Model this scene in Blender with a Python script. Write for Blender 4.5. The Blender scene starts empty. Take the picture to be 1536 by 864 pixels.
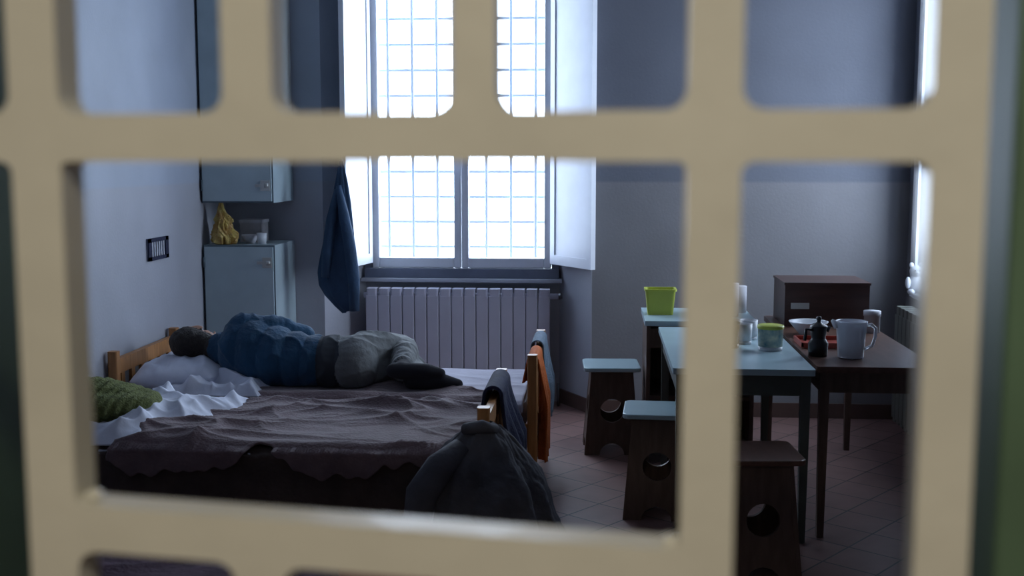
import bpy, bmesh, math, random, sys
from mathutils import Vector, Matrix, noise, geometry
random.seed(7)
S=bpy.context.scene
COL=S.collection
S.view_settings.view_transform='Standard'
def V(*a): return Vector(a)
# ------------------------------------------------------------------ materials
def mat(name,col,rough=0.6,var=0.12,scale=6.0,bump=0.0,bscale=40.0,metal=0.0,col2=None,spec=0.5,stretch=None,sheen=0.0,detail=4.0,trans=0.0):
    m=bpy.data.materials.new(name); m.use_nodes=True
    nt=m.node_tree; n=nt.nodes; l=nt.links
    b=n["Principled BSDF"]
    b.inputs["Roughness"].default_value=rough
    b.inputs["Metallic"].default_value=metal
    b.inputs["Specular IOR Level"].default_value=spec
    if sheen: b.inputs["Sheen Weight"].default_value=sheen
    if trans: b.inputs["Transmission Weight"].default_value=trans
    tc=n.new("ShaderNodeTexCoord")
    mp=n.new("ShaderNodeMapping"); l.new(tc.outputs["Object"],mp.inputs["Vector"])
    if stretch: mp.inputs["Scale"].default_value=stretch
    ns=n.new("ShaderNodeTexNoise"); ns.inputs["Scale"].default_value=scale; ns.inputs["Detail"].default_value=detail
    l.new(mp.outputs[0],ns.inputs["Vector"])
    r=n.new("ShaderNodeValToRGB")
    c2=col2 if col2 else tuple(c*(1-var) for c in col)
    c1=col if col2 else tuple(min(1,c*(1+var)) for c in col)
    r.color_ramp.elements[0].color=(*c2,1); r.color_ramp.elements[1].color=(*c1,1)
    r.color_ramp.elements[0].position=.3; r.color_ramp.elements[1].position=.7
    l.new(ns.outputs["Fac"],r.inputs["Fac"]); l.new(r.outputs["Color"],b.inputs["Base Color"])
    if bump:
        n2=n.new("ShaderNodeTexNoise"); n2.inputs["Scale"].default_value=bscale; n2.inputs["Detail"].default_value=5
        l.new(mp.outputs[0],n2.inputs["Vector"])
        bp=n.new("ShaderNodeBump"); bp.inputs["Strength"].default_value=bump; bp.inputs["Distance"].default_value=.01
        l.new(n2.outputs["Fac"],bp.inputs["Height"]); l.new(bp.outputs["Normal"],b.inputs["Normal"])
    return m

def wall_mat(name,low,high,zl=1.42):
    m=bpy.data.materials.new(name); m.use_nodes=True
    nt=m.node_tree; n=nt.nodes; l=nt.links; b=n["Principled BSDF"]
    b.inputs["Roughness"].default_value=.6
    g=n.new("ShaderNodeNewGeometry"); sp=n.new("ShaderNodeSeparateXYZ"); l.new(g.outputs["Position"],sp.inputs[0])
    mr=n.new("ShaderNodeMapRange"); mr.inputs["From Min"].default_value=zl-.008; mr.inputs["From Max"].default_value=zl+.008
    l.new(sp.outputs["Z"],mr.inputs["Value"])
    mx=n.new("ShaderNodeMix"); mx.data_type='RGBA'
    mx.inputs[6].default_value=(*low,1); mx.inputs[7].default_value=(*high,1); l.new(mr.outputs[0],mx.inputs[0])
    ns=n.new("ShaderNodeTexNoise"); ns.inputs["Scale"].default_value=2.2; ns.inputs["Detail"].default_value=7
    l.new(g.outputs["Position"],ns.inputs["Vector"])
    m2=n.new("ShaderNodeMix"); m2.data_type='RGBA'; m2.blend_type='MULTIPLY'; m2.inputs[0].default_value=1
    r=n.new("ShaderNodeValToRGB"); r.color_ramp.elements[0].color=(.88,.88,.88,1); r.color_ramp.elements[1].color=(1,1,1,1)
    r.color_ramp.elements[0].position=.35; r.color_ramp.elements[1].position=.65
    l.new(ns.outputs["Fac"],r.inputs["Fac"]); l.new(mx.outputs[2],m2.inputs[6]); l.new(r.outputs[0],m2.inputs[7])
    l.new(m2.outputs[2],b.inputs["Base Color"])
    n2=n.new("ShaderNodeTexNoise"); n2.inputs["Scale"].default_value=60; n2.inputs["Detail"].default_value=6
    l.new(g.outputs["Position"],n2.inputs["Vector"])
    bp=n.new("ShaderNodeBump"); bp.inputs["Strength"].default_value=.25; bp.inputs["Distance"].default_value=.004
    l.new(n2.outputs["Fac"],bp.inputs["Height"]); l.new(bp.outputs[0],b.inputs["Normal"])
    return m

def tile_mat():
    m=bpy.data.materials.new("terracotta_tiles"); m.use_nodes=True
    nt=m.node_tree; n=nt.nodes; l=nt.links; b=n["Principled BSDF"]; b.inputs["Roughness"].default_value=.42
    g=n.new("ShaderNodeNewGeometry"); mp=n.new("ShaderNodeMapping"); l.new(g.outputs["Position"],mp.inputs["Vector"])
    mp.inputs["Rotation"].default_value=(0,0,math.radians(38))
    br=n.new("ShaderNodeTexBrick"); br.offset=0; br.inputs["Scale"].default_value=1
    br.inputs["Brick Width"].default_value=.22; br.inputs["Row Height"].default_value=.22
    br.inputs["Mortar Size"].default_value=.004; br.inputs["Mortar Smooth"].default_value=.2
    br.inputs["Color1"].default_value=(.24,.135,.12,1); br.inputs["Color2"].default_value=(.30,.175,.155,1); br.inputs["Mortar"].default_value=(.04,.035,.035,1)
    l.new(mp.outputs[0],br.inputs["Vector"])
    ns=n.new("ShaderNodeTexNoise"); ns.inputs["Scale"].default_value=9; ns.inputs["Detail"].default_value=6; l.new(g.outputs["Position"],ns.inputs["Vector"])
    r=n.new("ShaderNodeValToRGB"); r.color_ramp.elements[0].color=(.6,.6,.62,1); r.color_ramp.elements[1].color=(1,1,1,1)
    l.new(ns.outputs["Fac"],r.inputs["Fac"])
    m2=n.new("ShaderNodeMix"); m2.data_type='RGBA'; m2.blend_type='MULTIPLY'; m2.inputs[0].default_value=1
    l.new(br.outputs["Color"],m2.inputs[6]); l.new(r.outputs[0],m2.inputs[7]); l.new(m2.outputs[2],b.inputs["Base Color"])
    bp=n.new("ShaderNodeBump"); bp.inputs["Strength"].default_value=.4; bp.inputs["Distance"].default_value=.003; bp.invert=True
    l.new(br.outputs["Fac"],bp.inputs["Height"]); l.new(bp.outputs[0],b.inputs["Normal"])
    return m

M_wall=wall_mat("cell_wall_paint",(.40,.41,.46),(.38,.42,.50))
M_wallb=wall_mat("back_wall_paint_shaded",(.225,.22,.235),(.15,.16,.195))  # cell wall paint darkened: weaker light on the back wall is in the colour
M_wallr=wall_mat("side_wall_paint_shaded",(.19,.19,.21),(.19,.21,.26))  # same paint again, with the shade of the right side mixed into its tone
M_ceil=mat("ceiling_paint",(.4,.4,.42),.8,.05)
M_floor=tile_mat()
M_trim=mat("skirting_tile",(.10,.06,.05),.4)
M_gate=mat("gate_cream_enamel",(.50,.472,.40),.28,.05,9,.12,30)
M_green=mat("dark_green_enamel",(.07,.12,.07),.5,.2)
M_corr=mat("corridor_paint",(.45,.43,.38),.7)
M_white=mat("white_window_paint",(.70,.73,.80),.4,.04)
M_grey=mat("grey_window_frame",(.14,.16,.22),.5)
M_grille=mat("grille_iron",(.42,.48,.56),.6)
M_rad=mat("radiator_enamel",(.48,.47,.56),.4,.04)
M_radd=mat("old_radiator_enamel",(.10,.105,.09),.5,.1)
M_pipe=mat("pipe_metal",(.12,.12,.13),.4,metal=.8)
M_lock=mat("locker_pale_blue_enamel",(.42,.52,.56),.42,.08,5)
M_lockd=mat("locker_edge",(.10,.14,.17),.5)
M_brass=mat("hasp_metal",(.5,.5,.48),.35,metal=.7)
M_pine=mat("pine_wood",(.46,.21,.07),.5,col2=(.30,.13,.04),scale=5,stretch=(8,8,1.2))
M_ply=mat("dark_ply_wood",(.13,.08,.06),.5,col2=(.08,.048,.036),scale=6,stretch=(6,6,1))
M_walnut=mat("brown_table_wood",(.14,.07,.05),.36,col2=(.085,.043,.03),scale=5,stretch=(6,1,6))
M_boxw=mat("dark_box_wood",(.075,.035,.028),.4,col2=(.05,.024,.02),scale=5,stretch=(1,6,6))
M_blue=mat("pale_blue_laminate",(.42,.56,.61),.28,.05)
M_legs=mat("grey_green_legs",(.08,.09,.08),.5)
M_matt=mat("mattress_ticking",(.35,.35,.40),.9)
M_sheet=mat("white_sheet",(.66,.69,.80),.85,.06,8,.3,25)
M_sheet2=mat("lilac_sheet",(.36,.35,.43),.85,.06,8,.3,25)
M_blan=mat("mauve_brown_wool",(.155,.105,.115),.95,.18,14,.5,90,sheen=.25)
M_blan2=mat("dark_brown_cover",(.065,.046,.043),.95,.2,10,.5,70)
M_plum=mat("plum_blanket",(.09,.045,.07),.95,.25,12,.5,60)
M_orange=mat("orange_towel",(.50,.12,.025),.95,.15,12,.6,120)
M_bltow=mat("grey_blue_towel",(.14,.19,.25),.95,.15,12,.6,120)
M_navy=mat("navy_cloth",(.015,.018,.05),.9,.2,12,.5,80)
M_coat=mat("charcoal_coat",(.07,.07,.085),.85,.2,10,.4,60)
M_jack=mat("blue_jacket",(.022,.055,.11),.85,.2,10,.4,60)
M_pgreen=mat("olive_knit",(.14,.16,.05),.95,.3,60,1.0,120)
M_pink=mat("pink_towel",(.45,.18,.19),.95)
M_sweat=mat("teal_sweater",(.010,.055,.115),.9,.2,9,.5,60,sheen=.1)
M_shirt=mat("dark_undershirt",(.035,.04,.05),.9)
M_pants=mat("grey_trousers",(.16,.17,.175),.9,.12,7,.5,40)
M_sock=mat("black_sock",(.016,.016,.022),.95)
M_skin=mat("skin",(.36,.20,.14),.55,.06)
M_hair=mat("dark_hair",(.022,.015,.012),.6,.4,60,.8,200)
M_black=mat("black_plastic",(.012,.012,.014),.35)
M_jug=mat("translucent_white_plastic",(.86,.90,.98),.25,.03,trans=.35)
M_wp=mat("white_plastic",(.6,.62,.66),.35,.04)
M_lime=mat("lime_plastic",(.50,.55,.08),.4,.05)
M_label=mat("printed_label",(.10,.26,.32),.5,col2=(.72,.72,.55),scale=30)
M_jar=mat("coffee_jar",(.22,.12,.03),.25)
M_red=mat("red_plastic",(.35,.05,.03),.4)
M_yel=mat("yellow_plastic_bag",(.62,.50,.16),.35,scale=22,col2=(.36,.17,.05),bump=.8,bscale=50)
M_paper=mat("paper_roll",(.5,.5,.54),.9)
M_card=mat("carton_card",(.42,.40,.42),.8,.15,20)
# ------------------------------------------------------------------ mesh builder
class B:
    def __init__(s,name): s.name=name; s.v=[]; s.f=[]; s.mi=[]; s.sm=[]; s.mats=[]
    def idx(s,m):
        if m not in s.mats: s.mats.append(m)
        return s.mats.index(m)
    def add(s,vs,fs,m,smooth=False,M=None):
        o=len(s.v); i=s.idx(m)
        for p in vs:
            p=Vector(p); s.v.append(M@p if M else p)
        for f in fs: s.f.append([o+k for k in f]); s.mi.append(i); s.sm.append(smooth)
    def box(s,x0,x1,y0,y1,z0,z1,m,M=None):
        vs=[(x,y,z) for x in (x0,x1) for y in (y0,y1) for z in (z0,z1)]
        fs=[(0,1,3,2),(4,6,7,5),(0,4,5,1),(2,3,7,6),(0,2,6,4),(1,5,7,3)]
        s.add(vs,fs,m,False,M)
    def prism(s,poly,z0,z1,m,M=None):
        n=len(poly); vs=[(x,y,z0) for x,y in poly]+[(x,y,z1) for x,y in poly]
        fs=[tuple(range(n))[::-1],tuple(range(n,2*n))]+[(i,(i+1)%n,n+(i+1)%n,n+i) for i in range(n)]
        s.add(vs,fs,m,False,M)
    def plate(s,outer,holes,half,m,M):
        loops=[outer]+holes
        tris=geometry.tessellate_polygon([[Vector((x,y,0)) for x,y in lp] for lp in loops])
        flat=[p for lp in loops for p in lp]; n=len(flat)
        vs=[(x,y,-half) for x,y in flat]+[(x,y,half) for x,y in flat]
        fs=[tuple(t) for t in tris]+[tuple(n+i for i in t[::-1]) for t in tris]
        o=0
        for lp in loops:
            k=len(lp)
            for i in range(k): fs.append((o+i,o+(i+1)%k,n+o+(i+1)%k,n+o+i))
            o+=k
        s.add(vs,fs,m,False,M)
    def lathe(s,prof,m,c=(0,0,0),seg=28,M=None,sq=1.0):
        vs=[];fs=[];k=len(prof)
        for j in range(seg):
            a=2*math.pi*j/seg
            for r,z in prof: vs.append((c[0]+r*math.cos(a),c[1]+r*sq*math.sin(a),c[2]+z))
        for j in range(seg):
            q=(j+1)%seg
            for i in range(k-1): fs.append((j*k+i,q*k+i,q*k+i+1,j*k+i+1))
        s.add(vs,fs,m,True,M)
        if prof[0][0]>1e-4: s.add([vs[j*k] for j in range(seg)],[tuple(range(seg))[::-1]],m,False,M)
        if prof[-1][0]>1e-4: s.add([vs[j*k+k-1] for j in range(seg)],[tuple(range(seg))],m,False,M)
    def tube(s,pts,rad,m,seg=10,M=None,flat=1.0):
        pts=[Vector(p) for p in pts]; n=len(pts)
        if not hasattr(rad,'__len__'): rad=[rad]*n
        vs=[];fs=[];up=None
        for i,p in enumerate(pts):
            t=(pts[min(i+1,n-1)]-pts[max(i-1,0)]).normalized()
            if up is None: up=t.orthogonal().normalized()
            up=(up-t*up.dot(t)).normalized(); sd=t.cross(up)
            for j in range(seg):
                a=2*math.pi*j/seg; vs.append(p+up*math.cos(a)*rad[i]+sd*math.sin(a)*rad[i]*flat)
        for i in range(n-1):
            for j in range(seg):
                q=(j+1)%seg; fs.append((i*seg+j,i*seg+q,(i+1)*seg+q,(i+1)*seg+j))
        fs.append(tuple(range(seg))[::-1]); fs.append(tuple(range((n-1)*seg,n*seg)))
        s.add(vs,fs,m,True,M)
    def ell(s,c,r,m,seg=20,M=None):
        c=Vector(c); vs=[c+(M@V(0,0,r[2]) if M else V(0,0,r[2]))];fs=[];rows=seg//2
        for i in range(1,rows):
            th=math.pi*i/rows
            for j in range(seg):
                a=2*math.pi*j/seg
                p=V(r[0]*math.sin(th)*math.cos(a),r[1]*math.sin(th)*math.sin(a),r[2]*math.cos(th))
                if M: p=M@p
                vs.append(c+p)
        vs.append(c-(M@V(0,0,r[2]) if M else V(0,0,r[2])))
        last=len(vs)-1
        for j in range(seg):
            q=(j+1)%seg
            fs.append((0,1+j,1+q)); fs.append((last,1+(rows-2)*seg+q,1+(rows-2)*seg+j))
            for i in range(rows-2): fs.append((1+i*seg+j,1+(i+1)*seg+j,1+(i+1)*seg+q,1+i*seg+q))
        s.add(vs,fs,m,True)
    def grid(s,fn,nu,nv,m,smooth=True,wrap=False):
        vs=[fn(i/(nu-1) if not wrap else i/nu,j/(nv-1)) for i in range(nu) for j in range(nv)]
        fs=[]
        for i in range(nu if wrap else nu-1):
            q=(i+1)%nu
            for j in range(nv-1): fs.append((i*nv+j,q*nv+j,q*nv+j+1,i*nv+j+1))
        s.add(vs,fs,m,smooth)
    def build(s,parent=None,bevel=0,solid=0,sub=0,loc=None,rz=0,off=0,clean=True):
        me=bpy.data.meshes.new(s.name); me.from_pydata([tuple(v) for v in s.v],[],s.f)
        for m in s.mats: me.materials.append(m)
        for p,i,sm in zip(me.polygons,s.mi,s.sm): p.material_index=i; p.use_smooth=sm
        if clean:
            bm=bmesh.new(); bm.from_mesh(me)
            bmesh.ops.remove_doubles(bm,verts=bm.verts[:],dist=1e-5)
            if not solid: bmesh.ops.recalc_face_normals(bm,faces=bm.faces[:])
            bm.to_mesh(me); bm.free()
        me.update()
        o=bpy.data.objects.new(s.name,me); COL.objects.link(o)
        if loc: o.location=loc
        o.rotation_euler[2]=rz
        if parent: o.parent=parent
        if solid:
            d=o.modifiers.new("thickness",'SOLIDIFY'); d.thickness=solid; d.offset=off
        if bevel:
            d=o.modifiers.new("bevel",'BEVEL'); d.width=bevel; d.segments=2; d.limit_method='ANGLE'; d.angle_limit=math.radians(40)
        return o
def empty(name,loc=(0,0,0),rz=0):
    e=bpy.data.objects.new(name,None); e.empty_display_size=.1; e.location=loc; e.rotation_euler[2]=rz; COL.objects.link(e); return e
def rrect(x0,x1,y0,y1,r,n=6):
    out=[]
    for cx,cy,a0 in ((x1-r,y1-r,0),(x0+r,y1-r,90),(x0+r,y0+r,180),(x1-r,y0+r,270)):
        for k in range(n+1):
            a=math.radians(a0+90*k/n); out.append((cx+r*math.cos(a),cy+r*math.sin(a)))
    return out
def circ(cx,cy,r,n=28): return [(cx+r*math.cos(2*math.pi*k/n),cy+r*math.sin(2*math.pi*k/n)) for k in range(n)]
def fbm(x,y,z=0,o=4):
    return noise.fractal(V(x,y,z),.8,2.0,o)
def ridge(x,y,z,p): return (1-abs(noise.noise(V(x,y,z))))**p

# ------------------------------------------------------------------ room shell
XL,XR=-2.30,1.82; YB=6.85; YN=7.2; ZC=3.3
b=B("floor"); b.box(-2.7,2.3,-1.8,7.6,-.1,0,M_floor); b.build()
b=B("ceiling"); b.box(-2.7,2.3,.8,7.6,ZC,ZC+.1,M_ceil); b.build()
b=B("wall_left"); b.box(XL-.3,XL,.8,7.6,0,ZC,M_wall); b.build()
b=B("wall_back")
b.prism([(XL,YB),(-1.69,YB),(-1.50,YN),(-1.50,7.55),(XL,7.55)],0,ZC,M_wall)
b.prism([(-.045,YB),(-.04,YB),(-.04,7.55),(-.25,7.55),(-.25,YN)],0,ZC,M_wall)
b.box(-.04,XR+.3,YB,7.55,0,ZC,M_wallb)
b.box(-1.50,-.25,YN,7.55,0,.80,M_wall)
b.prism([(-1.69,YB),(-.045,YB),(-.25,YN),(-.25,7.55),(-1.50,7.55),(-1.50,YN)],2.95,ZC,M_wall)
b.build(clean=False)
WY0,WY1=5.55,6.62
b=B("wall_right")
b.box(XR,XR+.35,.8,WY0,0,ZC,M_wallr); b.box(XR,XR+.35,WY1,7.55,0,ZC,M_wallr)
b.box(XR,XR+.35,WY0,WY1,0,.79,M_wallr); b.box(XR,XR+.35,WY0,WY1,2.9,ZC,M_wallr)
b.build(clean=False)
b=B("wall_front")
b.box(XL,-.575,.82,1.1,0,ZC,M_wallr); b.box(.40,XR,.82,1.1,0,ZC,M_wallr); b.box(-.575,.40,.82,1.1,2.12,ZC,M_wallr)
b.build(clean=False)
b=B("wall_corridor")
b.box(-1.75,-1.6,-1.7,.8,0,2.7,M_corr); b.box(1.6,1.75,-1.7,.8,0,2.7,M_corr); b.box(-1.75,1.75,-1.85,-1.7,0,2.7,M_corr)
b.box(-1.75,-.575,.78,.82,0,2.7,M_corr); b.box(.5,1.75,.78,.82,0,2.7,M_corr); b.box(-.575,.5,.78,.82,2.12,2.7,M_corr)
b.build(clean=False)
b=B("ceiling_corridor"); b.box(-1.75,1.75,-1.85,.82,2.7,2.8,M_ceil); b.build()
b=B("door_frame")
b.box(-.62,-.574,.80,1.12,0,2.12,M_green); b.box(.248,.50,.705,.80,0,2.12,M_green); b.box(.385,.42,.80,1.12,0,2.12,M_green)
b.box(-.62,.5,.79,1.12,2.08,2.13,M_green); b.build(bevel=.004,clean=False)
b=B("baseboard_back"); b.box(-.04,XR,YB-.012,YB,0,.09,M_trim); b.box(XL,-1.69,YB-.012,YB,0,.09,M_trim)
b.prism([(-.045,YB-.012),(-.26,YN-.012),(-.25,YN),(-.04,YB)],0,.09,M_trim); b.build(clean=False)
b=B("baseboard_left"); b.box(XL,XL+.012,1.1,YB,0,.09,M_trim); b.build()
b=B("baseboard_right"); b.box(XR-.012,XR,1.1,YB,0,.09,M_trim); b.build()
# ------------------------------------------------------------------ gate
U=V(.9974,-.0725,0); Wn=V(-.0725,-.9974,0)
GM=Matrix(((U.x,0,Wn.x,-.0552),(U.y,0,Wn.y,.7178),(0,1,0,0),(0,0,0,1)))
bars=[(-.463,.014),(-.316,.0175),(-.169,.0165),(-.022,.014),(.125,.0165),(.266,.016)]
holes=[]
def gap(i,j): return bars[i][0]+bars[i][1], bars[j][0]-bars[j][1]
def slope(lp): return [(u,z+(.004-.026*(u+.316) if 1.2<z<1.4 else 0)) for u,z in lp]
for i in range(5):
    a,c=gap(i,i+1); holes.append(rrect(a,c,1.580,1.99,.013)); holes.append(rrect(a,c,.10,.76,.014))
for i in (0,4):
    a,c=gap(i,i+1); holes.append(rrect(a,c,.79,1.549,.008))
a,c=gap(1,4); holes.append(slope(rrect(a,c,1.313,1.549,.005)))
for i in (1,2,3):
    a,c=gap(i,i+1); holes.append(slope(rrect(a,c,.79,1.281,.014)))
b=B("cell_gate"); b.plate(rrect(-.50,.282,.03,2.04,.006),holes,.014,M_gate,GM)
for z in (.5,1.75): b.tube([GM@V(.288,z-.04,0),GM@V(.288,z+.04,0)],.007,M_gate)
for u,z in ((-.292,1.320),(.103,1.308)): b.ell(GM@V(u,z,0),(.006,.006,.004),M_gate,12)
b.build(bevel=.003)
# ------------------------------------------------------------------ windows
w=empty("window_1",(0,0,0))
b=B("frame"); x0,x1=-1.50,-.25
b.box(x0,x0+.05,7.17,7.25,.80,2.95,M_grey); b.box(x1-.05,x1,7.17,7.25,.80,2.95,M_grey)
b.box(x0,x1,7.15,7.25,.80,.862,M_grey); b.box(x0,x1,7.17,7.25,2.89,2.95,M_grey)
b.build(w,bevel=.004,clean=False)
def casement(name,xa,xb,y):
    b=B(name); t=.045
    b.box(xa,xa+t,y-.03,y+.03,.865,2.885,M_white); b.box(xb-t,xb,y-.03,y+.03,.865,2.885,M_white)
    b.box(xa+t,xb-t,y-.03,y+.03,.865,.93,M_white); b.box(xa+t,xb-t,y-.03,y+.03,2.82,2.885,M_white)
    return b.build(w,bevel=.006,clean=False)
casement("casement_left",-1.448,-.877,7.19); casement("casement_right",-.873,-.302,7.19)
b=B("handle"); b.box(-.885,-.865,7.145,7.16,1.5,1.6,M_white); b.box(-.88,-.87,7.12,7.15,1.45,1.56,M_white); b.build(w,clean=False)
b=B("sill"); b.box(-1.52,-.23,7.12,7.2,.775,.80,M_wall); b.build(w,bevel=.006)
b=B("hinges")
for z in (.98,1.9,2.75):
    for x in (-1.455,-.295): b.tube([(x,7.14,z-.03),(x,7.14,z+.03)],.008,M_pipe)
b.build(w)
def shutter(xa,ya,xb,yb,name):
    d=V(xb-xa,yb-ya,0); L=d.length; ang=math.atan2(d.y,d.x)
    M=Matrix.Translation((xa,ya,0))@Matrix.Rotation(ang,4,'Z')
    b=B(name)
    b.box(0,L,-.009,.009,.90,2.86,M_white,M)
    for q in (1,-1):
        y0,y1=(.009,.016) if q>0 else (-.016,-.009)
        b.box(0,.05,y0,y1,.90,2.86,M_white,M); b.box(L-.05,L,y0,y1,.90,2.86,M_white,M)
        for z in (.90,1.75,2.80): b.box(.05,L-.05,y0,y1,z,z+.06,M_white,M)
    b.build(clean=False)
shutter(-1.455,7.13,-1.525,6.70,"window_shutter")
shutter(-.295,7.13,-.035,6.74,"window_shutter")
b=B("window_grille")
for k in range(10):
    x=-1.58+.165*k; b.tube([(x,7.585,.70),(x,7.585,3.05)],.011,M_grille,8)
for k in range(14):
    z=.80+.168*k; b.tube([(-1.62,7.600,z),(-.06,7.600,z)],.011,M_grille,8)
for x in (-1.6,-.08):
    for z in (.80,1.81,2.98): b.box(x-.01,x+.01,7.54,7.60,z-.01,z+.01,M_grille)
b.build()
w=empty("window_2")
b=B("frame"); X=XR+.14
for (ya,yb,za,zb) in ((WY0,WY0+.06,.79,2.9),(WY1-.05,WY1,.79,2.9),(WY0,WY1,.79,.86),(WY0,WY1,2.83,2.9),(6.02,6.09,.86,2.83)):
    b.box(X,X+.06,ya,yb,za,zb,M_white)
b.build(w,clean=False)
b=B("sill"); b.box(XR-.03,X,WY0,WY1,.765,.79,M_white); b.build(w,bevel=.005)
b=B("casing"); b.box(XR-.015,XR,WY1,WY1+.10,.765,2.98,M_white); b.box(XR-.015,XR,WY0-.1,WY0,.765,2.98,M_white); b.box(XR-.015,XR,WY0-.1,WY1+.1,2.9,2.98,M_white); b.build(w,clean=False)
b=B("window_grille")
for k in range(7):
    y=WY0+.06+.16*k; b.tube([(XR+.33,y,.79),(XR+.33,y,2.9)],.008,M_grille,8)
for k in range(12):
    z=.86+.168*k; b.tube([(XR+.32,WY0,z),(XR+.32,WY1,z)],.008,M_grille,8)
b.build()
# ------------------------------------------------------------------ radiators
def radiator(name,n,pitch,loc,rz,MR):
    b=B(name)
    for k in range(n):
        x=k*pitch
        b.prism(rrect(x+.002,x+pitch-.002,-.045,-.03,.006,3),.12,.70,MR)
        b.box(x+.03,x+pitch-.03,-.03,.04,.12,.73,MR)
        b.prism(rrect(x+.006,x+pitch-.006,-.04,.045,.012,3),.70,.745,MR)
        b.prism(rrect(x+.006,x+pitch-.006,-.04,.045,.012,3),.10,.13,MR)
    L=n*pitch
    b.tube([(-.015,0,.70),(L+.05,0,.70)],.018,MR,12); b.tube([(-.02,0,.15),(L+.03,0,.15)],.018,MR,12)
    b.tube([(L+.05,0,.70),(L+.075,0,.70)],.022,M_pipe,12); b.tube([(L+.05,0,.15),(L+.05,0,0)],.009,M_pipe,8)
    for x in (.1,L-.1): b.box(x-.01,x+.01,.04,.10,.6,.63,M_pipe)
    b.build(loc=loc,rz=rz,clean=False)
radiator("radiator",15,.078,(-1.47,7.06,0),0,M_rad)
radiator("radiator",11,.078,(XR-.13,6.40,0),-math.pi/2,M_radd)

# ------------------------------------------------------------------ lockers
def locker(name,z0,z1,legs=False):
    b=B(name); xa,xb,ya,yb=XL+.01,-1.87,6.40,6.845
    zb=z0+(.08 if legs else 0)
    b.box(xa,xb,ya+.015,yb,zb,z1,M_lock)
    b.box(xa+.008,xb-.008,ya,ya+.013,zb+.01,z1-.01,M_lock)
    b.box(xa,xb,ya+.013,ya+.016,zb,z1,M_lockd)
    zc=z1-.10 if legs else z0+.10
    b.box(xb-.07,xb-.015,ya-.006,ya,zc-.03,zc+.03,M_brass); b.tube([(xb-.03,ya-.02,zc-.012),(xb-.03,ya-.02,zc+.012)],.012,M_brass)
    b.box(xb-.10,xb-.02,ya-.014,ya-.004,zc-.008,zc+.008,M_brass)
    for z in (zb+.1,z1-.1): b.tube([(xa+.006,ya-.002,z-.03),(xa+.006,ya-.002,z+.03)],.006,M_lockd,8)
    if legs:
        for x in (xa+.02,xb-.04):
            for y in (ya+.03,yb-.05): b.box(x,x+.02,y,y+.02,0,zb,M_lockd)
    b.build(clean=False)
locker("metal_locker",0,1.06,True); locker("wall_cabinet",1.305,2.65)
zt=1.061
b=B("drinking_glass"); b.lathe([(.025,0),(.031,.065),(.028,.065),(.023,.006)],M_wp,(-1.97,6.5,zt)); b.build()
b=B("plastic_bowl"); b.lathe([(.03,0),(.050,.05),(.047,.05),(.028,.006)],M_paper,(-2.06,6.56,zt)); b.build()
b=B("carton_box"); b.box(-2.15,-2.02,6.66,6.80,zt,zt+.13,M_card); b.box(-2.155,-2.015,6.655,6.805,zt+.115,zt+.133,M_paper); b.build(clean=False)
b=B("plastic_bag")
def bag(u,v):
    a=2*math.pi*u
    rz=[(0,.228),(.010,.232),(.016,.205),(.026,.17),(.040,.13),(.052,.09),(.060,.05),(.060,.015),(.050,.002),(.0,.0)]
    t=v*(len(rz)-1); i=min(int(t),len(rz)-2); f=t-i
    r=rz[i][0]*(1-f)+rz[i+1][0]*f; z=rz[i][1]*(1-f)+rz[i+1][1]*f
    k=1+.35*fbm(math.cos(a)*2.2,math.sin(a)*2.2,z*16)+.45*(ridge(math.cos(a)*2.4,math.sin(a)*2.4,z*14,4)-.35)
    return (-2.185+r*k*math.cos(a)*1.1-.12*max(0,z-.05),6.475+r*k*.9*math.sin(a),zt+max(0,z+.015*math.sin(3*a)*(z>.02)))
b.grid(bag,72,44,M_yel,smooth=False,wrap=True)
b.build()
b=B("wall_vent_grille"); y0,y1,z0,z1=5.60,5.87,1.035,1.15; x=XL
b.box(x,x+.008,y0,y1,z0,z1,M_grey)
for (a1,a2,c1,c2) in ((y0,y1,z0,z0+.02),(y0,y1,z1-.02,z1),(y0,y0+.04,z0,z1),(y1-.04,y1,z0,z1)): b.box(x+.008,x+.014,a1,a2,c1,c2,M_navy)
for k in range(6): b.box(x+.008,x+.012,y0+.05+.03*k,y0+.060+.03*k,z0+.02,z1-.02,M_paper)
b.build(clean=False)
# ------------------------------------------------------------------ beds
def bed(x0,x1,y0,y1,hh=.66,hf=.67,mt=.49):
    e=empty("bed",((x0+x1)/2,(y0+y1)/2,0))
    hx=(x1-x0)/2; hy=(y1-y0)/2; p=.045
    b=B("frame")
    def post(x,y,h):
        b.prism(rrect(x-p/2,x+p/2,y-p/2,y+p/2,.008,3),0,h,M_pine)
    for y in (-hy+p/2,hy-p/2): post(-hx+p/2,y,hh); post(hx-p/2,y,hf)
    for xx,zz in ((-hx,hh-.04),(hx-p,hf-.045)):
        b.box(xx+.008,xx+p-.008,-hy+p,hy-p,zz-.07,zz,M_pine)
        b.box(xx+.010,xx+p-.010,-hy+p,hy-p,.24,.34,M_pine)
        n=6
        for k in range(n):
            y=-hy+p+(2*hy-2*p)*(k+.5)/n; b.box(xx+.015,xx+p-.015,y-.02,y+.02,.34,zz-.07,M_pine)
    for y in (-hy,hy-.025): b.box(-hx+p,hx-p,y,y+.025,.24,.35,M_pine)
    for k in range(12):
        x=-hx+.1+(2*hx-.2)*k/11; b.box(x-.035,x+.035,-hy+.025,hy-.025,.315,.33,M_pine)
    b.build(e,clean=False)
    b=B("mattress"); b.prism(rrect(-hx+.05,hx-.05,-hy+.03,hy-.03,.05,4),.331,mt,M_matt); b.build(e,bevel=.02)
    return e
bed(-2.285,-.275,5.06,5.86,.66,.67,.445)
bed(-2.285,-.385,3.95,4.74,.66,.67,.485)
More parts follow.
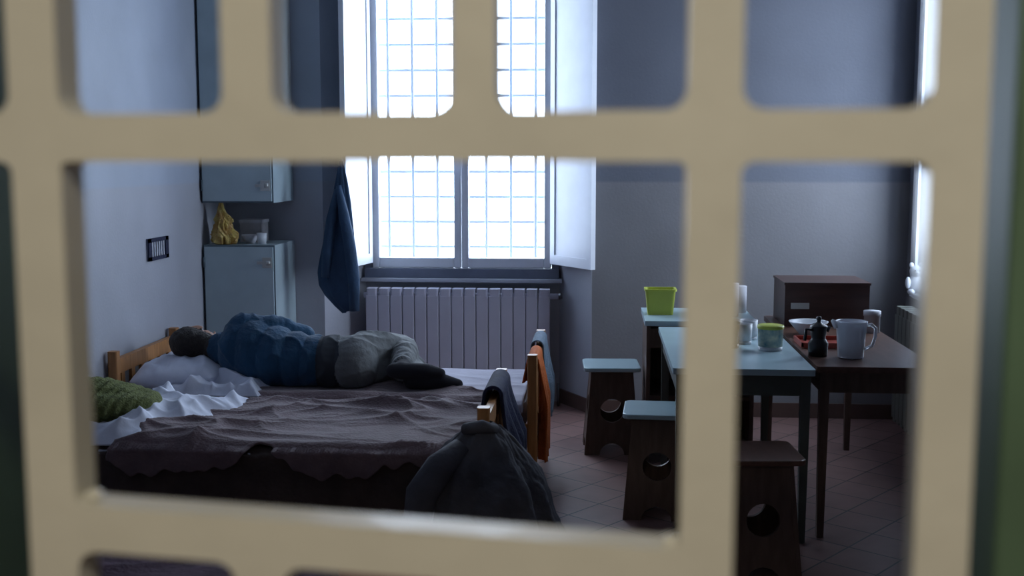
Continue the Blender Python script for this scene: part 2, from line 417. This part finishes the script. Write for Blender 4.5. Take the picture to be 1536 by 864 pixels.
bed(-2.285,-.42,2.12,2.96,.60,.56,.48)

def cloth(name,x0,x1,yn,yf,z,hn,hf,m,amp=.012,fx=2.2,fy=5.0,seed=0,solid=.008,nu=150,nv=90,hem=.02,xhem=.0,r=.035,fold=.02,sk0=0,sk1=0,push=.012,pw=5):
    L=(yf-yn)+hn+hf
    b=B(name)
    def fn(u,v):
        hm=hem*fbm((x0+(x1-x0)*u)*3+seed,7.3,seed); t=-hf+v*(L+hm)
        W=yf-yn; tt=1-max(0,min(1,t/W))
        xa=x0+sk0*tt+.05*fbm(tt*4,seed,2)*(1 if sk0 else 0); xb=x1+sk1*tt
        x=xa+(xb-xa)*u
        x+=xhem*fbm(v*4,seed+3.1,0)*(abs(u-.5)*2)**3
        if t<0: y=yf+r*.4; zz=z+t; s=1
        elif t>W: y=yn-r*.4; zz=z-(t-W); s=-1
        else: y=yf-t; zz=z; s=0
        if s==0:
            e=min(t,W-t)
            if e<r: zz-= (r-e)**2/r*.5
            n1=fbm(x*fx+seed,y*fy+seed,1.7+seed,3)
            wx=x+.15*noise.noise(V(x*2,y*2,seed))
            rid=ridge(wx*fx*1.1+y*1.6+seed,y*fy*.9-wx*1.3,seed,pw)
            rid2=ridge(wx*fx*.6-y*1.4+seed*2,y*fy*1.2+wx*1.6,seed+4,pw+3)
            rid3=ridge(wx*fx*1.9+y*3.1+seed,y*fy*1.6-wx*2.6,seed+14,pw+2)
            msk=.35+.65*max(0,min(1,.5+1.6*noise.noise(V(x*1.3+seed,y*1.8,seed+8))))
            zz+=max(-.002,amp*(n1*.45)+amp*msk*(1.1*rid+.9*rid2+.45*rid3))+.004
        else:
            d=abs(zz-z); y+= s*(fold*min(1,d*4)*(.5+.5*math.sin(x*17+seed+2*fbm(x*2,seed,0)))+.01*fbm(x*5,zz*3,seed)+.02*min(1,d*3))
            y+=s*push
        return (x,y,zz)
    b.grid(fn,nu,nv,m); return b.build(solid=solid)
# far bed
cloth("bed_sheet",-2.22,-.34,5.06,5.86,.448,.03,.10,M_sheet2,.008,1.4,3,3,.004,160,80,push=.004)
cloth("wool_blanket",-1.80,-.42,5.05,5.60,.462,.14,0,M_blan,.018,1.6,4.5,11,.008,180,90,.04,.05,sk0=.05,sk1=-.62,push=.02)
# middle bed
cloth("bed_sheet",-2.22,-.45,3.96,4.73,.488,.05,.03,M_sheet,.004,3,5,21,.004,140,80,push=.002)
cloth("bedspread",-2.10,-.46,3.955,4.3,.492,.40,0,M_blan2,.001,2,5,31,.006,140,90,.03,.0,push=.022)
cloth("wool_blanket",-1.78,-.47,3.95,4.73,.508,.04,.06,M_blan,.028,1.35,4.0,45,.008,260,170,.09,.04,sk0=.28,push=.035,pw=6)
# nearest bed
cloth("wool_blanket",-2.20,-.48,2.12,2.96,.490,.25,.10,M_plum,.02,1.4,4,61,.008,120,80,.05,.03)

def pillow(name,c,s,m,rz=0,ry=0,seed=0,amp=.012):
    b=B(name); M=Matrix.Translation(c)@Matrix.Rotation(rz,4,'Z')@Matrix.Rotation(ry,4,'Y')
    n=48
    def top(sgn):
        def fn(u,v):
            a=u*2-1; q=v*2-1
            k=max(0,(1-a**4)*(1-q**4))**.5
            w=amp*fbm(a*1.8+seed,q*1.8+seed,seed+sgn,3)+amp*1.2*ridge(a*1.5+seed,q*1.5,seed,5)
            px=a*s[0]*(1-.05*abs(q)**3); py=q*s[1]*(1-.05*abs(a)**3)
            return M@V(px,py,sgn*(s[2]*k+w*k))
        return fn
    b.grid(top(1),n,n,m); b.grid(top(-1),n,n,m); return b.build()
pillow("pillow",(-2.02,5.41,.520),(.21,.31,.060),M_sheet,.05,-.05,3,.018)
pillow("pillow",(-2.0,2.6,.555),(.2,.3,.06),M_sheet,.05,0,9)
b=B("green_knit_blanket")
def roll(u,v):
    a=2*math.pi*u; e=math.sin(math.pi*v)**.3 if 0<v<1 else 0
    rr=(.100+.012*math.sin(3*a+v*7)+.014*fbm(math.cos(a)*1.5,v*4,3)+.004*math.sin(v*100+a*3))*e
    return (-2.24+.51*v,4.12+.16*v+rr*1.45*math.cos(a),.602+.01*math.sin(v*5)+rr*.84*math.sin(a))
b.grid(roll,80,110,M_pgreen,wrap=True); b.build()
def crumple(name,x0,x1,y0,y1,z,hgt,seed,sk=0,m=M_sheet,n=130):
    b=B(name)
    def f(u,v):
        y=y0+(y1-y0)*u; xx1=x1+sk*u
        x=x0+(xx1-x0)*v+.03*fbm(u*4,v*2,seed,3)
        ed=min(1,min(u,1-u,1-v)*9)
        r1=ridge(x*3.2+y*1.6,y*3.0-x*1.5,seed,3)
        r2=ridge(x*5-y*4,y*5+x*2,seed+5,4)
        r3=ridge(x*9+y*3,y*8-x*4,seed+7,4)
        return (x,y,z+ed*hgt*(.65*r1+.42*r2+.20*r3+.15*(fbm(x*3,y*3,seed,3)+.3)))
    b.grid(f,n,n,m); return b.build(solid=.005)
crumple("crumpled_sheet",-2.24,-1.66,3.945,4.72,.508,.085,4,.20)
crumple("crumpled_sheet",-2.05,-1.56,5.03,5.36,.466,.08,9)
b=B("rolled_towel"); pts=[(-.62+.03*k,2.62+.004*math.sin(k),.555) for k in range(10)]
b.tube(pts,[.03,.045,.05,.052,.05,.053,.05,.05,.045,.03],M_pink,20); b.build()

def over_rail(name,xr,y0,y1,zt,do,di,m,seed=0,fold=.02,th=.006,gap=.022,bulge=0,taper=0):
    b=B(name); L=do+di+math.pi*gap
    def fn(u,v):
        yy=y0+(y1-y0)*u; t=v*L
        if t<di: x=xr-gap; z=zt-(di-t); s=-1; d=di-t
        elif t>di+math.pi*gap: d=t-di-math.pi*gap; x=xr+gap; z=zt-d; s=1
        else:
            a=(t-di)/gap; x=xr-gap*math.cos(a); z=zt+gap*math.sin(a); s=0; d=0
        k=min(1,d*5)
        ph=math.sin(u*16+seed+1.5*fbm(u*2,z*1.5,seed))
        x+=s*k*(fold*(.6+.6*ph)+bulge*math.sin(min(1,d/(do+.01))*2.2))
        yy+=(k*.02*fbm(z*4,u*2,seed)) - taper*d*(u-.5)
        z+=.012*fbm(u*4,seed,1)*(0 if s==0 else 1)*k
        return (x,yy,z)
    b.grid(fn,60,70,m); return b.build(solid=th)
XF1=-.275-.0225; XF2=-.385-.0225
over_rail("orange_towel",XF1,5.11,5.40,.632,.47,.10,M_orange,1,.034,.007,.026)
over_rail("bath_towel",XF1,5.48,5.80,.640,.36,.10,M_bltow,4,.018,.007,.030,.02)
over_rail("navy_sweater",XF2,4.32,4.68,.636,.34,.06,M_navy,6,.035,.014,.034,.03)
b=B("draped_coat")
def coat(u,v):
    a=2*math.pi*u; z=.625-.50*v
    e=(1-(1-v)**2.4)**.8
    r=(1+.10*math.sin(5*a+1.5*v)*min(1,v*3)+.07*math.sin(11*a+3+2*v)*min(1,v*2)+.08*fbm(math.cos(a)*2,math.sin(a)*2,v*2.5))
    rx=(.028+.235*e)*r; ry=(.026+.135*e)*r
    return (-.40+rx*math.cos(a)+.02*v,3.935-.08*e+ry*math.sin(a),z+.018*fbm(a*1.5,v*6,3)*(v>.02)+.03*math.cos(a+2.4)*e)
b.grid(coat,180,70,M_coat,wrap=True)
b.tube([(-.47,3.84,.56),(-.54,3.78,.50),(-.60,3.75,.41),(-.615,3.75,.31),(-.60,3.755,.21)],[.035,.055,.06,.055,.05],M_coat,18,flat=.7)
b.tube([(-.35,3.88,.61),(-.40,3.86,.625),(-.46,3.88,.61),(-.47,3.95,.60)],[.014,.024,.022,.012],M_coat,12)
b.build()
b=B("hanging_jacket")
prof=[(1.545,.010,-1.52),(1.50,.020,-1.52),(1.42,.034,-1.52),(1.30,.052,-1.522),(1.15,.072,-1.528),(1.0,.092,-1.535),(.90,.105,-1.54),(.82,.106,-1.535),(.76,.09,-1.52),(.70,.066,-1.495),(.66,.045,-1.475)]
def jk(u,v):
    a=2*math.pi*u; t=v*(len(prof)-1); i=min(int(t),len(prof)-2); f=t-i
    z=prof[i][0]*(1-f)+prof[i+1][0]*f; w=prof[i][1]*(1-f)+prof[i+1][1]*f; cx=prof[i][2]*(1-f)+prof[i+1][2]*f
    r=1+.14*math.sin(6*a+2*z)+.12*math.sin(3*a+5*z)+.06*math.sin(11*a)
    return (cx+w*r*math.cos(a),6.62+w*.45*r*math.sin(a),z+.02*math.cos(a)*v)
b.grid(jk,90,60,M_jack,wrap=True)
b.tube([(-1.53,6.59,1.40),(-1.50,6.57,1.25),(-1.465,6.57,1.05),(-1.445,6.575,.85),(-1.445,6.58,.66)],[.016,.030,.036,.036,.030],M_jack,18)
b.tube([(-1.54,6.59,1.38),(-1.575,6.58,1.2),(-1.60,6.58,1.02),(-1.615,6.59,.86)],[.016,.030,.034,.028],M_jack,18)
b.tube([(-1.52,6.62,1.54),(-1.525,6.66,1.575),(-1.527,6.69,1.57)],.004,M_jack,8)
b.build()
b=B("coat_hook"); b.tube([(-1.525,6.695,1.60),(-1.53,6.672,1.565),(-1.53,6.655,1.575)],.004,M_pipe,8); b.box(-1.54,-1.51,6.685,6.70,1.57,1.63,M_pipe); b.build(clean=False)
# ------------------------------------------------------------------ stools
def stool(loc,rz,top,body):
    e=empty("wooden_stool",(loc[0],loc[1],0),rz)
    H=.445; wb=.145; wt=.11; tilt=math.atan2(wb-wt,H)
    out=[(-wb,0),(-.065,0)]+[(-.065*math.cos(math.pi*k/12),.065*math.sin(math.pi*k/12)*.95) for k in range(1,12)]+[(.065,0),(wb,0),(wt,H),(-wt,H)]
    for i in range(4):
        b=B("panel_%d"%(i+1))
        M=Matrix.Rotation(i*math.pi/2,4,'Z')@Matrix.Translation((0,-wb+.01,0))@Matrix.Rotation(math.pi/2-tilt,4,'X')
        b.plate(out,[circ(0,.235,.062)],.008,body,M); b.build(e)
    b=B("seat"); b.prism(rrect(-.15,.15,-.15,.15,.03,5),H,H+.022,top); b.build(e,bevel=.005)
    return e
stool((.070,6.02),.05,M_blue,M_ply)
stool((.265,4.93),-.06,M_blue,M_ply)
stool((.60,4.22),.08,M_walnut,M_ply)
# ------------------------------------------------------------------ tables
def table(name,x0,x1,y0,y1,h,top,leg,apron,lt=.04):
    b=B(name)
    b.prism(rrect(x0,x1,y0,y1,.012,3),h-.025,h,top)
    b.box(x0+.02,x1-.02,y0+.02,y0+.038,h-.11,h-.025,apron); b.box(x0+.02,x1-.02,y1-.038,y1-.02,h-.11,h-.025,apron)
    b.box(x0+.02,x0+.038,y0+.02,y1-.02,h-.11,h-.025,apron); b.box(x1-.038,x1-.02,y0+.02,y1-.02,h-.11,h-.025,apron)
    for x in (x0+.015,x1-.015-lt):
        for y in (y0+.015,y1-.015-lt):
            q=.006
            vs=[(x+q,y+q,0),(x+lt-q,y+q,0),(x+lt-q,y+lt-q,0),(x+q,y+lt-q,0),(x,y,h-.025),(x+lt,y,h-.025),(x+lt,y+lt,h-.025),(x,y+lt,h-.025)]
            b.add(vs,[(3,2,1,0),(4,5,6,7),(0,1,5,4),(1,2,6,5),(2,3,7,6),(3,0,4,7)],leg)
    b.build(clean=False)
table("dining_table",.30,.865,4.52,5.66,.72,M_blue,M_legs,M_legs)
table("wooden_table",.885,1.37,4.60,6.12,.72,M_walnut,M_ply,M_ply)
b=B("side_table"); b.box(.235,.80,5.72,6.25,.715,.74,M_blue); b.box(.245,.265,5.73,6.24,0,.715,M_ply); b.box(.77,.79,5.73,6.24,0,.715,M_ply)
b.box(.265,.77,6.22,6.24,.1,.715,M_ply); b.box(.265,.77,5.75,6.22,.33,.35,M_ply); b.box(.265,.77,5.75,6.22,.08,.1,M_ply); b.box(.265,.77,5.735,5.75,.60,.70,M_ply); b.build(clean=False)
b=B("lime_plastic_container"); x,y,z=.325,6.0,.741
def sqring(h,s): return [(x+p[0],y+p[1],z+h) for p in rrect(-s,s,-s*.8,s*.8,.015,4)]
vs=sqring(0,.066); n=len(vs)
vs+=sqring(.125,.078)+sqring(.125,.084)+sqring(.135,.084)+sqring(.135,.074)+sqring(.01,.062)
fs_=[tuple(range(n))[::-1]]
for k in range(5):
    for i in range(n): fs_.append((k*n+i,k*n+(i+1)%n,(k+1)*n+(i+1)%n,(k+1)*n+i))
fs_.append(tuple(range(5*n,6*n))); b.add(vs,fs_,M_lime); b.build()
b=B("wooden_storage_box"); b.box(.93,1.345,5.72,6.08,.721,.930,M_boxw); b.box(.925,1.35,5.715,6.085,.930,.942,M_boxw)
b.box(.96,1.05,5.714,5.72,.81,.84,M_brass); b.build(clean=False)
def jug(name,x,y,z):
    b=B(name)
    b.lathe([(.050,0),(.053,.004),(.056,.05),(.060,.10),(.064,.145),(.067,.155),(.064,.156),(.061,.145),(.057,.10),(.053,.05),(.048,.008),(0.0,.007)],M_jug,(x,y,z),36)
    b.tube([(x+p,y,z+q) for p,q in ((.060,.135),(.082,.140),(.100,.125),(.100,.09),(.088,.05),(.056,.035))],.0075,M_jug,10)
    b.tube([(x-.058,y,z+.13),(x-.069,y,z+.146),(x-.082,y,z+.158)],[.018,.014,.006],M_jug,12)
    b.build()
jug("measuring_jug",1.065,4.83,.7205)
b=B("coffee_pot"); px,py=.935,4.86
b.lathe([(.040,0),(.043,.055),(.031,.072),(.030,.078),(.038,.125),(.035,.13),(.014,.142),(.008,.148),(.012,.158),(.009,.168),(0,.17)],M_black,(px,py,.721),10)
b.tube([(px-.03,py-.02,.835),(px-.058,py-.03,.838),(px-.062,py-.03,.79)],.007,M_black); b.tube([(px+.032,py,.828),(px+.048,py,.846)],[.012,.005],M_black); b.build()
def tub(name,x,y,z,r,h,body,lab,lid=None):
    b=B(name); b.lathe([(r*.92,0),(r*.94,.004),(r*.96,h*.15)],body,(x,y,z)); b.lathe([(r*.965,h*.15),(r,h*.85)],lab,(x,y,z))
    b.lathe([(r,h*.85),(r*1.05,h*.87),(r*1.06,h*.97),(r*1.0,h),(0,h)] if lid else [(r,h*.85),(r*1.03,h),(r*.97,h),(r*.9,.01),(0,.01)],lid or body,(x,y,z)); b.build()
tub("food_tub",.755,5.0,.721,.055,.11,M_wp,M_label,M_lime)
tub("coffee_jar",.585,5.05,.721,.042,.125,M_jar,M_jar,M_black)
tub("plastic_cup",.66,5.17,.721,.038,.09,M_wp,M_wp)
tub("plastic_cup",.70,5.30,.721,.04,.09,M_wp,M_wp)
b=B("plastic_bowl"); b.lathe([(.04,0),(.08,.055),(.083,.06),(.078,.058),(.038,.006),(0,.006)],M_wp,(.60,5.45,.721)); b.build()
b=B("plastic_bowl"); b.lathe([(.04,0),(.09,.06),(.093,.065),(.088,.062),(.038,.006),(0,.006)],M_wp,(1.0,5.45,.721)); b.build()
b=B("red_tray")
b.prism(rrect(.90,1.12,5.05,5.27,.02,4),.721,.727,M_red)
for (a1,a2,c1,c2) in ((.90,1.12,5.05,5.058),(.90,1.12,5.262,5.27),(.90,.908,5.05,5.27),(1.112,1.12,5.05,5.27)): b.box(a1,a2,c1,c2,.727,.745,M_red)
b.build(clean=False)
for k,(x,y) in enumerate(((.68,5.95),(.58,6.05),(.74,6.10))):
    b=B("toilet_paper_roll"); z=.741
    b.lathe([(.02,.0),(.05,.0),(.05,.17 if k==0 else .14),(.02,.17 if k==0 else .14)],M_paper,(x,y,z)); b.build()
b=B("canister"); b.lathe([(.038,0),(.038,.08),(.041,.08),(.041,.105),(0,.107)],M_paper,(1.32,5.55,.721)); b.build()
b=B("plush_toy"); c=V(1.79,6.55,.86)
b.ell(c+V(0,0,-.01),(.045,.04,.055),M_wp); b.ell(c+V(0,-.01,.065),(.036,.034,.034),M_wp)
for s in (-1,1):
    b.ell(c+V(.026*s,-.01,.10),(.014,.009,.016),M_wp,12); b.ell(c+V(.045*s,-.02,.0),(.016,.016,.035),M_wp,12); b.ell(c+V(.03*s,-.035,-.05),(.02,.03,.017),M_wp,12)
    b.ell(c+V(.013*s,-.043,.072),(.004,.004,.004),M_black,8)
b.ell(c+V(0,-.045,.058),(.012,.01,.009),M_wp,10); b.build()
# ------------------------------------------------------------------ sleeping man
class Body:
    def __init__(s): s.b=B("sleeping_man"); s.seg=[]
    def cap(s,pts,rad,lab,flat=1.0,seg=16):
        pts=[Vector(p) for p in pts]
        P=[];R=[]
        for i in range(len(pts)-1):
            for k in range(5):
                f=k/5; P.append(pts[i].lerp(pts[i+1],f)); R.append(rad[i]*(1-f)+rad[i+1]*f)
        P.append(pts[-1]); R.append(rad[-1])
        for p,r in zip(P,R): s.b.ell(p,(r,r,r*flat),M_skin,seg)
        for i in range(len(pts)-1): s.seg.append((pts[i],pts[i+1],rad[i],rad[i+1],lab))
    def ell(s,c,r,lab,M=None):
        s.b.ell(c,r,M_skin,24,M); s.seg.append((Vector(c),Vector(c)+V(.001,0,0),min(r),min(r),lab))
H=Body()
tor=[((-1.74,5.37,.650),(.10,.125,.152),'sw'),((-1.66,5.36,.645),(.12,.140,.156),'sw'),((-1.56,5.35,.630),(.12,.140,.145),'sw'),((-1.46,5.35,.618),(.12,.130,.130),'sw'),
     ((-1.37,5.35,.610),(.11,.128,.122),'sw'),((-1.28,5.355,.606),(.11,.135,.122),'sh'),((-1.19,5.36,.608),(.13,.140,.130),'pa')]
for c,r,l in tor: H.ell(c,r,l)
H.cap([(-1.80,5.39,.655),(-1.90,5.41,.655)],[.060,.055],'sk')
H.cap([(-1.79,5.385,.655),(-1.865,5.39,.655)],[.085,.066],'sw')
H.cap([(-1.735,5.37,.765),(-1.60,5.42,.755),(-1.46,5.49,.712)],[.062,.060,.051],'sw')
H.cap([(-1.46,5.49,.712),(-1.55,5.61,.64),(-1.63,5.70,.575)],[.051,.045,.034],'sw')
H.cap([(-1.74,5.43,.56),(-1.66,5.55,.555),(-1.62,5.68,.55)],[.058,.052,.045],'sw')
H.cap([(-1.62,5.68,.55),(-1.72,5.75,.555),(-1.83,5.73,.60)],[.045,.04,.032],'sw')
def hand(w,d,n,s=1):
    w=Vector(w); d=Vector(d).normalized(); n=Vector(n); n=(n-d*n.dot(d)).normalized(); t=d.cross(n)*s
    for k in range(4):
        off=(k-1.5)*.020; base=w+d*.03+t*off*.6; kn=w+d*.085+t*off
        H.cap([base,kn],[.016,.0125],'sk',seg=10)
        L=(.038,.046,.050,.040)[k]
        a=kn+d*L*.95+n*.012; c=a+d*L*.45+n*.022; e=c+d*.012+n*.020
        H.cap([kn,a,c,e],[.0095,.0088,.008,.007],'sk',seg=10)
    b0=w+d*.025+t*.022*1.2
    H.cap([b0,b0+d*.035+t*.03+n*.012,b0+d*.065+t*.036+n*.02],[.015,.011,.0085],'sk',seg=10)
hand((-1.645,5.715,.562),(-.55,.75,-.15),(0,-.2,-1))
hand((-1.85,5.725,.605),(-1,-.1,.1),(0,0,1),-1)
H.cap([(-1.18,5.37,.640),(-1.08,5.51,.650),(-.985,5.63,.635)],[.098,.086,.068],'pa')
H.cap([(-.985,5.63,.635),(-.955,5.48,.615),(-.925,5.28,.590)],[.068,.066,.048],'pa')
H.cap([(-1.18,5.37,.575),(-1.06,5.49,.56),(-.945,5.60,.553)],[.092,.080,.062],'pa')
H.cap([(-.945,5.60,.553),(-.89,5.44,.550),(-.85,5.29,.548)],[.062,.058,.044],'pa')
for (ax,ay,az) in ((-.925,5.24,.600),(-.845,5.265,.548)):
    H.cap([(ax-.03,ay-.012,az),(ax+.05,ay-.005,az),(ax+.12,ay+.005,az-.004),(ax+.185,ay+.01,az-.012)],[.040,.040,.039,.025],'so',.9)
    H.cap([(ax,ay+.05,az),(ax,ay,az)],[.045,.041],'so')
hc=V(-1.985,5.425,.672)
Mh=Matrix.Rotation(math.radians(-8),3,'Z')
def hp(x,y,z): return hc+Mh@V(x,y,z)
H.ell(hp(-.015,-.012,0),(.093,.092,.074),'hd',Mh); H.ell(hp(.035,.025,0),(.075,.065,.056),'hd',Mh); H.ell(hp(.075,.052,0),(.036,.034,.036),'hd',Mh)
H.cap([hp(.0,.092,0),hp(.035,.104,0)],[.009,.013],'hd',seg=10)
for s in (-1,1):
    H.ell(hp(.004,.070,.028*s),(.012,.015,.016),'hd'); H.ell(hp(-.012,.080,.026*s),(.007,.010,.02),'hd')
    H.ell(hp(.015,.0,.074*s),(.030,.017,.010),'ea'); H.ell(hp(.03,.065,.035*s),(.02,.02,.018),'hd')
H.cap([hp(.060,.083,-.018),hp(.060,.088,0),hp(.060,.083,.018)],[.006,.008,.006],'hd',seg=8)
H.ell(hp(-.02,-.025,0),(.096,.090,.080),'hr',Mh); H.ell(hp(.05,-.03,0),(.055,.052,.062),'hr',Mh)
tmp=H.b.build(clean=False)
rm=tmp.modifiers.new("r",'REMESH'); rm.mode='VOXEL'; rm.voxel_size=.006; rm.use_smooth_shade=True
sm=tmp.modifiers.new("s",'SMOOTH'); sm.factor=.5; sm.iterations=4
bpy.context.view_layer.update()
dg=bpy.context.evaluated_depsgraph_get()
ev=tmp.evaluated_get(dg); em=ev.to_mesh()
vco=[v.co.copy() for v in em.vertices]; vno=[v.normal.copy() for v in em.vertices]; pf=[tuple(p.vertices) for p in em.polygons]
ev.to_mesh_clear(); tmp.modifiers.clear()
labs={'sw':0,'sh':1,'pa':2,'so':3,'sk':4,'hd':4,'ea':4,'hr':5}
def sd(p,s):
    a,b_,ra,rb,l=s; ab=b_-a; t=max(0,min(1,(p-a).dot(ab)/max(1e-9,ab.length_squared))); return (p-(a+ab*t)).length-(ra*(1-t)+rb*t)
vl=[]
Mi=Mh.inverted()
for p in vco:
    l=min(H.seg,key=lambda s:sd(p,s))[4]
    rel=Mi@(p-hc)
    if rel.length<.14 and rel.x<.11:
        if (abs(rel.z)>.070 and -.02<rel.x<.045 and -.02<rel.y<.02): l='ea'
        elif rel.y<.015 or rel.x<-.05: l='hr'
        else: l='hd'
    elif l not in ('sk','hr','hd','ea','so'):
        if (-1.75<p.x<-1.0 and l!='sw' and p.y<5.6) or (l=='sw' and p.x>-1.37 and p.y<5.50):
            l='pa' if p.x>-1.235+.01*math.sin(p.z*40) else ('sh' if p.x>-1.335 else 'sw')
    vl.append(labs[l])
ZM=.475
out=[]
for v,n,l in zip(vco,vno,vl):
    p=v.copy(); v=v.copy()
    if l in (0,1):
        rid=ridge(p.x*11+p.y*5,p.y*8,p.z*8,4); v+=n*(.010*rid+.005*fbm(p.x*7,p.y*7,p.z*7)+.001)
    elif l==2:
        rid=ridge(p.x*8-p.y*9,p.y*5,p.z*9+4,4); v+=n*(.012*rid+.006*fbm(p.x*6,p.y*6,p.z*6)+.001)
    elif l==5: v+=n*(.004*fbm(p.x*40,p.y*40,p.z*40))
    k=max(0,min(1,(v.x+1.95)/.15))
    z0=v.z-.015
    v.z=z0*(1-k)+k*(.79-(.79-(v.z-.022))*1.06)
    v.y-=.03
    if v.z<ZM and v.x>-1.83: v.z=ZM+.1*(v.z-ZM)
    out.append(tuple(v))
me=bpy.data.meshes.new("sleeping_man_mesh"); me.from_pydata(out,[],pf)
for m in (M_sweat,M_shirt,M_pants,M_sock,M_skin,M_hair): me.materials.append(m)
for p in me.polygons:
    c=[vl[i] for i in p.vertices]; p.material_index=max(set(c),key=c.count); p.use_smooth=True
me.update(); tmp.data=me
# ------------------------------------------------------------------ lights
wd=bpy.data.worlds.new("overcast_sky"); S.world=wd; wd.use_nodes=True
nt=wd.node_tree; bg=nt.nodes["Background"]; bg.inputs[1].default_value=14
tc=nt.nodes.new("ShaderNodeTexCoord"); ns=nt.nodes.new("ShaderNodeTexNoise"); ns.inputs["Scale"].default_value=2
rp=nt.nodes.new("ShaderNodeValToRGB"); rp.color_ramp.elements[0].color=(.62,.77,1,1); rp.color_ramp.elements[1].color=(.73,.85,1,1)
nt.links.new(tc.outputs["Generated"],ns.inputs["Vector"]); nt.links.new(ns.outputs["Fac"],rp.inputs["Fac"]); nt.links.new(rp.outputs[0],bg.inputs[0])
def portal(name,loc,rot,sx,sy):
    l=bpy.data.lights.new(name,'AREA'); l.shape='RECTANGLE'; l.size=sx; l.size_y=sy; l.cycles.is_portal=True
    o=bpy.data.objects.new(name,l); o.location=loc; o.rotation_euler=rot; COL.objects.link(o)
portal("sky_portal",(-.875,7.54,1.87),(-math.pi/2,0,0),1.25,2.15)
portal("sky_portal",(XR+.36,(WY0+WY1)/2,1.85),(0,math.pi/2,0),2.1,WY1-WY0)
b=B("corridor_ceiling_lamp"); b.box(-.5,.5,-.60,-.40,2.64,2.70,M_white); b.build(bevel=.01)
l=bpy.data.lights.new("corridor_lamp",'AREA'); l.shape='RECTANGLE'; l.size=.95; l.size_y=.18; l.energy=27; l.color=(1,.94,.80)
o=bpy.data.objects.new("corridor_lamp_light",l); o.location=(0,-.5,2.63); COL.objects.link(o)
# ------------------------------------------------------------------ camera
cd=bpy.data.cameras.new("camera"); cam=bpy.data.objects.new("camera",cd); COL.objects.link(cam)
cd.sensor_width=36; cd.lens=1700/1536*36; cd.clip_start=.02
cam.location=(0,0,1.55); cam.rotation_euler=(math.radians(90-6.44),0,math.radians(4.4))
cd.dof.use_dof=True; cd.dof.focus_distance=5.3; cd.dof.aperture_fstop=4.0
S.camera=cam
